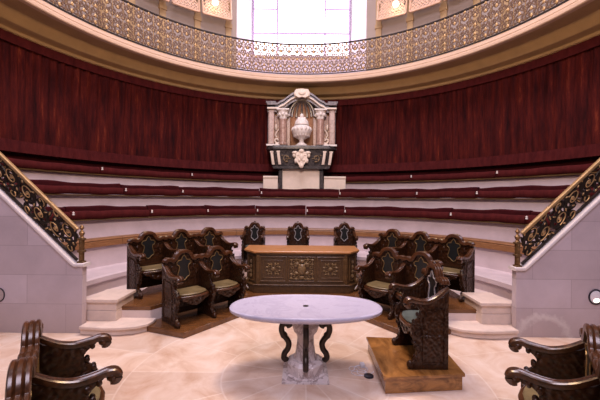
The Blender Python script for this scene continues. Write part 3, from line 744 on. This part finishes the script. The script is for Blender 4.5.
for sg in (-1, 1):
    # canted end panels
    p0 = Vector((sg*.945, 0, 0)); p1 = Vector((sg*1.175, .27, 0)); u = (p1-p0); nrm = Vector((sg*.27, -.255, 0)).normalized()
    fm = MB(); pts = [p0 + u*a + nrm*.005 + Vector((0,0,z)) for a, z in ((.2,.235),(.8,.235),(.8,.735),(.2,.735))]
    fm.sweep(pts, rrect(.026,.026,.4), nrm, closed=True)
    pf = fm.build('panel_frame', M['desk_mould'], dk)
    cm = MB()
    for z in (.33,.42,.52,.62): cm.blob(p0 + u*.5 + nrm*.008 + Vector((0,0,z)), .03,.03,.045, 8, 5)
    cm.build('carved_pattern', M['wood_gilt'], pf)
    # corner pilaster
    MB().box(sg*.905-.035, sg*.905+.035, -.022, .01, .175, .79).box(sg*.905-.018, sg*.905+.018, -.034, -.02, .26, .70).build('pilaster', M['desk_mould'], dk, bevel=.006)
    MB().blob((sg*1.16,.20,.20), .04,.05,.07, 10, 6).sweep([(sg*1.12,.13,.0+.03),(sg*1.19,.18,.12),(sg*1.18,.22,.26)], circ(.03,8), (0,0,1)).build('corner_scroll', M['desk_mould'], dk)

# ------------------------------------------------------------------ monument on the curtain wall
YM = 6.22; SC = (YM + 5.74)/f_px; XM = (301-300)*SC
def mx_(px): return (px - 301)*SC
def mz_(y): return 2 + (200 - y)*SC
mon = thing('baroque_monument', 'baroque marble wall monument with columns and arched pediment on the curtain wall', 'monument', (XM, YM, mz_(190.5)))
ZM = mz_(190.5)
def MZ(y): return mz_(y) - ZM
def part(mb, name, mat, **k): return mb.build(name, M[mat], mon, **k)
# plaque and supports
pq = part(MB().box(mx_(282.1), mx_(319.4), .05, .15, -.05, MZ(169)), 'plaque', 'cream_stone', bevel=.012)
MB().sweep([(mx_(284), .046, .05), (mx_(317.5), .046, .05), (mx_(317.5), .046, MZ(171)), (mx_(284), .046, MZ(171))], circ(.008,6), (0,1,0), closed=True).build('plaque_border', M['cream_stone'], pq)
part(MB().box(mx_(278.5), mx_(282), .03, .35, 1.925-ZM, MZ(168)), 'plinth_pier', 'black_marble'); part(MB().box(mx_(319.5), mx_(323), .03, .35, 1.925-ZM, MZ(168)), 'plinth_pier', 'black_marble'); part(MB().box(mx_(282), mx_(319.5), .15, .35, 1.925-ZM, MZ(168)), 'plinth_core', 'black_marble')
part(MB().prism([(mx_(273.5), MZ(169)),(mx_(328.5), MZ(169)),(mx_(329.5), MZ(166.5)),(mx_(272.5), MZ(166.5))], -.12, .6, 'y'), 'lower_moulding', 'black_marble')
# frieze: canted corbel table
fz = MB(); zt, zb_ = MZ(150), MZ(166.5)
def corb(w, d): return [(-w,.6),(-w,.02),(-w*.80,-d),(w*.80,-d),(w,.02),(w,.6)]
a = [(x, y, zb_) for x, y in corb(mx_(329.5), .10)]; b = [(x, y, zt) for x, y in corb(mx_(334), .17)]
fz.add(a + b, [tuple(range(6))[::-1], tuple(range(6,12))] + [(i, (i+1) % 6, 6+(i+1) % 6, 6+i) for i in range(6)])
frz = part(fz, 'frieze', 'black_marble', smooth=0)
cm = MB()
for m in (-1, 1):
    for px in (272.5+4, 272.5+11): pass
for m in (-1, 1):
    for cx in (25.0, 30.2):
        pass
gl = MB()
for m in (-1, 1):
    for (x, y, s) in ((14,157,.05),(17,160,.04),(14.5,162,.05),(11.5,159,.035),(19,156,.035)):
        gl.blob((m*x*SC, -.145, MZ(y)), s*1.1, .02, s*.6, 8, 5)
    gl.sweep([(m*xx*SC, -.15, MZ(158)+zz) for xx, zz in spiral(15.5, 0, 3.0, .6, 0, 400, 16)] if False else [(m*(14.5*SC + x), -.15, MZ(158.5) + z) for x, z in spiral(0,0,.13,.03,-60,330,18)], circ(.014,6), (0,1,0))
gl.build('gilt_ornament', M['wood_gilt'], frz)
for m in (-1, 1):
    for cx, tilt in ((22.8,.0),(29.3,.06)):
        cb = MB()
        for k in (-1, 0, 1):
            x = m*(cx*SC + k*.028); yb = -.17 if cx < 25 else -.10
            cb.sweep([(x, yb-.035, MZ(153)), (x - m*.02, yb-.05, MZ(158)), (x - m*.055, yb+.0, MZ(165))], circ(.022,6), (0,1,0))
        cb.box(min(m*(cx*SC-.06), m*(cx*SC+.06)), max(m*(cx*SC-.06), m*(cx*SC+.06)), (-.17 if cx < 25 else -.1)-.06, (-.17 if cx < 25 else -.1)+.05, MZ(153.2), MZ(151.8))
        part(cb, 'console', 'cream_stone')
sh = MB().prism([(x*SC, MZ(y)) for x, y in ((-5.5,153.5),(-3,152.6),(0,153.3),(3,152.6),(5.5,153.5),(5.6,158.5),(4.6,162.5),(2.4,165.6),(0,167.6),(-2.4,165.6),(-4.6,162.5),(-5.6,158.5))], -.27, -.15, 'y')
sh.blob((0,-.26,MZ(152)), .10,.05,.07, 10, 6).blob((0,-.25,MZ(166.5)), .09,.05,.09, 10, 6)
for m in (-1, 1):
    sh.blob((m*6.4*SC,-.23,MZ(153.6)), .11,.06,.06, 10, 6).blob((m*7.2*SC,-.22,MZ(156.2)), .06,.05,.08, 8, 5).blob((m*5.4*SC,-.23,MZ(161.5)), .06,.05,.09, 8, 5).blob((m*3.4*SC,-.25,MZ(156.0)), .05,.04,.05, 8, 5).blob((m*2*SC,-.26,MZ(161)), .06,.04,.07, 8, 5)
sh.blob((0,-.27,MZ(158)), .08,.04,.12, 10, 6)
part(sh, 'shield', 'cream_stone', smooth=60)
# ledge
part(MB().prism(corb(mx_(336.5), .24), MZ(150), MZ(147.6)).prism(corb(mx_(335.3), .20), MZ(147.6), MZ(146.3)), 'ledge', 'black_marble', smooth=0, bevel=.01)
for m in (-1, 1):
    part(MB().box(*sorted((m*22*SC, m*35*SC)), -.1, .12, MZ(146.3), MZ(144.6)), 'white_step', 'white_marble')
# back slab, niche
part(MB().box(-35*SC, 35*SC, .42, .62, MZ(148), MZ(105)), 'back_slab', 'grey_marble')
for m in (-1, 1):
    part(MB().box(*sorted((m*22.5*SC, m*28*SC)), .30, .44, MZ(145), MZ(106)), 'ochre_panel', 'ochre_marble')
    # outer pilaster
    o = part(MB().box(*sorted((m*27.6*SC, m*33.4*SC)), .04, .44, MZ(145), MZ(107)), 'outer_pilaster', 'rose_marble', bevel=.01)
    MB().box(*sorted((m*28.8*SC, m*32.2*SC)), .02, .05, MZ(143.5), MZ(110)).build('inlay', M['rose_pale'], o)
    part(MB().prism([(m*27*SC, MZ(107)),(m*34.0*SC, MZ(107)),(m*35.4*SC, MZ(103.2)),(m*26.4*SC, MZ(103.2))], -.02, .5, 'y').box(*sorted((m*26*SC, m*35.8*SC)), -.05, .5, MZ(103.2), MZ(101.6)), 'outer_capital', 'grey_marble')
    # inner column with white capital
    o = part(MB().lathe([(.0,MZ(145)),(.17,MZ(145)),(.17,MZ(143.8)),(.145,MZ(143)),(.14,MZ(142)),(.15,MZ(130)),(.135,MZ(119)),(0,MZ(119))], 20, (m*18.8*SC, .08, 0)), 'column', 'rose_marble')
    cp_ = MB().lathe([(.13,MZ(119)),(.15,MZ(117.5)),(.14,MZ(116)),(.18,MZ(113.5)),(.20,MZ(111)),(.21,MZ(110.3)),(0,MZ(110.3))], 16, (m*18.8*SC, .08, 0))
    for k in range(8):
        a_ = math.pi*2*k/8; cp_.blob((m*18.8*SC + .17*math.cos(a_), .08+.17*math.sin(a_), MZ(114.5)), .05,.05,.07, 7, 5)
    cp_.box(m*18.8*SC-.22, m*18.8*SC+.22, -.14, .3, MZ(110.6), MZ(109.4))
    cp_.build('capital', M['white_marble'], o, smooth=50)
    part(MB().box(*sorted((m*11.6*SC, m*22.6*SC)), .26, .44, MZ(146), MZ(109)), 'niche_pier', 'rose_marble')
    # white scroll beside the column
    sv = MB().sweep([(m*(25.0*SC + x), .22, MZ(139.5) + z) for x, z in spiral(0,0,.13,.03,120,560,22)], circ(.032,7), (0,1,0))
    sv.sweep([(m*x*SC, .24, MZ(y)) for x, y in ((23.2,128),(25.4,131),(26.6,134),(25.2,136.5))], circ(.030,7), (0,1,0)).blob((m*24.5*SC,.2,MZ(143.5)), .10,.05,.06, 8, 5).blob((m*26*SC,.22,MZ(126)), .05,.04,.12, 8, 5)
    part(sv, 'scroll_bracket', 'cream_stone', smooth=60)
# niche: half cylinder with ribbed half dome
nv = MB(); rn = 11.8*SC; zc = MZ(115)
cyl = [(rn*math.sin(a_), .62 - .0 - (.40)*0 + .0, 0) for a_ in (0,)]
vs = []; fs = []; ns = 20
for j, z in enumerate((MZ(146), zc)):
    for i in range(ns+1):
        a_ = math.pi*i/ns; vs.append((-rn*math.cos(a_), .16 + .25*math.sin(a_), z))
fs = [(i, i+1, ns+2+i, ns+1+i) for i in range(ns)]
nv.add(vs, fs); part(nv, 'niche_wall', 'ochre_marble', smooth=60)
dome = MB(); hd = MZ(98.5) - zc; nr = 8
vs = []; fs = []
for j in range(nr+1):
    b_ = math.pi/2*j/nr
    for i in range(ns+1):
        a_ = math.pi*i/ns; vs.append((-rn*1.12*math.cos(a_)*math.cos(b_), .16 + .25*math.sin(a_)*math.cos(b_), zc + hd*math.sin(b_)))
for j in range(nr):
    for i in range(ns): k0 = j*(ns+1)+i; fs.append((k0, k0+1, k0+ns+2, k0+ns+1))
dome.add(vs, fs); dm = part(dome, 'niche_half_dome', 'ochre_marble', smooth=60)
rb_ = MB()
for i in range(7):
    a_ = math.pi*(i+.5)/7
    rb_.sweep([(-rn*1.08*math.cos(a_)*math.cos(math.pi/2*j/8), .14 + .23*math.sin(a_)*math.cos(math.pi/2*j/8), zc + .97*hd*math.sin(math.pi/2*j/8)) for j in range(9)], circ(.04,6), (0,1,.2))
rb_.build('rib', M['grey_marble'], dm)
# pediment: stepped arch moulding
arch = [(-34.5,103.6),(-24,103.6),(-21.5,101.6),(-18.0,100.2),(-14.5,97.4),(-10.5,94.4),(-6,92.2),(0,91.4)]
full = arch + [(-x, y) for x, y in arch[-2::-1]]
pm = MB()
for off, th, y0, y1 in ((0.0,2.2,-.10,.55),(2.2,2.0,-.02,.55),(4.2,1.6,-.06,.55),(5.8,2.6,.06,.55)):
    up_ = [(x*SC, MZ(y + off)) for x, y in full]; dn = [(x*SC, MZ(y + off + th*.92)) for x, y in full][::-1]
    part(MB().prism(up_ + dn, y0, y1, 'y'), 'pediment_moulding', 'cream_stone' if off == 4.2 else ('grey_marble' if off != 2.2 else 'black_marble'), smooth=30)
ct = MB().prism([(x*SC, MZ(y)) for x, y in ((-7.5,93),(-6,90.6),(0,89.9),(6,90.6),(7.5,93),(6.6,97),(3.5,99),(0,98.2),(-3.5,99),(-6.6,97))], -.17, -.06, 'y')
ct.blob((0,-.17,MZ(94.2)), .14,.04,.09, 12, 6).blob((-6.5*SC,-.13,MZ(95)), .06,.05,.10, 8, 5).blob((6.5*SC,-.13,MZ(95)), .06,.05,.10, 8, 5)
part(ct, 'cartouche', 'cream_stone', smooth=50, bevel=.01)
# urn stands on the ledge
un = thing('marble_urn', 'white marble urn with a carved lid standing in the monument niche', 'urn', (XM, YM + .0, mz_(146.3)+.006))
U = lambda y: mz_(y) - mz_(146.3)
MB().lathe([(0,0),(.21,0),(.21,.05),(.17,.07),(.09,.13),(.075,.19),(.10,.23),(.14,.25),(.25,.33),(.335,.45),(.355,.56),(.33,.66),(.27,.71),(.19,.73),(0,.73)], 28).build('bowl', M['white_marble'], un, smooth=60)
ld = MB().lathe([(.20,.73),(.26,.745),(.26,.78),(.235,.86),(.19,.95),(.11,1.02),(0,1.04)], 24)
for k in range(7): a_ = -math.pi*k/6; ld.blob((.2*math.cos(a_), .2*math.sin(a_), .83), .05,.05,.08, 7, 5)
ld.blob((0,0,1.08), .07,.07,.09, 10, 6).blob((-.1,-.1,.96), .06,.05,.06, 8, 5).blob((.1,-.1,.96), .06,.05,.06, 8, 5)
ld.build('lid', M['white_marble'], un, smooth=60)
gr = MB()
for k in range(16):
    a_ = 2*math.pi*k/16; gr.blob((.325*math.cos(a_), .325*math.sin(a_), .58), .055,.055,.08, 7, 5); gr.blob((.26*math.cos(a_+.2), .26*math.sin(a_+.2), .39), .045,.045,.08, 7, 5)
gr.build('relief_garland', M['white_marble'], un, smooth=60)
# cream parapet blocks either side
for x0, x1, lab in ((263.0,277.6,'cream stone parapet block at the monument foot, on the plain ring side'), (323.9,345.5,'cream stone parapet block at the monument foot, on the lone armchair side')):
    a_ = thing('parapet_block', lab, 'block', (((x0+x1)/2-300)*(6.26+5.74)/f_px, 6.26, 1.925), 0, 'parapet blocks at the monument foot')
    w = (x1-x0)/2*(6.26+5.74)/f_px
    MB().box(-w, w, 0, .17, 0, .86).build('body', M['cream_stone'], a_, bevel=.01)
    MB().sweep([(-w,.08,.89),(w,.08,.89)], rrect(.22,.09,.4), (0,0,1)).build('cap', M['cream_stone'], a_)

# ------------------------------------------------------------------ light
w = bpy.data.worlds.new('world'); scene.world = w; w.use_nodes = True
w.node_tree.nodes['Background'].inputs[0].default_value = (.93,.86,1.0,1); w.node_tree.nodes['Background'].inputs[1].default_value = .07
def area(name, loc, tgt, size, power, col, shape='DISK', size_y=None):
    l = bpy.data.lights.new(name, 'AREA'); l.shape = shape; l.size = size; l.energy = power; l.color = col
    if size_y: l.size_y = size_y
    o = bpy.data.objects.new(name, l); COL.objects.link(o); o.location = loc
    o.rotation_euler = (Vector(tgt) - Vector(loc)).to_track_quat('-Z', 'Y').to_euler(); return o
area('lantern_daylight', (0,0,13.5), (0,0,0), 5.0, 900, (1.0,.86,.97))
area('rear_window_daylight', (0,-8.2,9.5), (0,1.5,1.5), 3.6, 620, (.97,.82,1.0), 'RECTANGLE', 4.5)
area('side_window_daylight_a', (-6.4,-2.5,10), (1,0,1), 2.6, 130, (.95,.87,1.0), 'RECTANGLE', 3.5)
area('side_window_daylight_b', (6.4,-2.5,10), (-1,0,1), 2.6, 130, (.95,.87,1.0), 'RECTANGLE', 3.5)
area('front_window_daylight', (0,YW-.15,9.3), (0,-2,0), 3.6, 130, (1.0,.90,1.0), 'RECTANGLE', 4.0)
for nm, loc, e in (('chandelier_glow', (0,-1.0,6.0), 470),):
    l = bpy.data.lights.new(nm, 'POINT'); l.energy = e; l.color = (1.0,.66,.34); l.shadow_soft_size = .45
    o = bpy.data.objects.new(nm, l); COL.objects.link(o); o.location = loc

scene.view_settings.view_transform = 'Standard'; scene.view_settings.look = 'None'; scene.view_settings.gamma = 1; scene.view_settings.use_curve_mapping = False
scene.view_settings.exposure = 0.2
scene.cycles.use_denoising = True
scene.cycles.max_bounces = 8
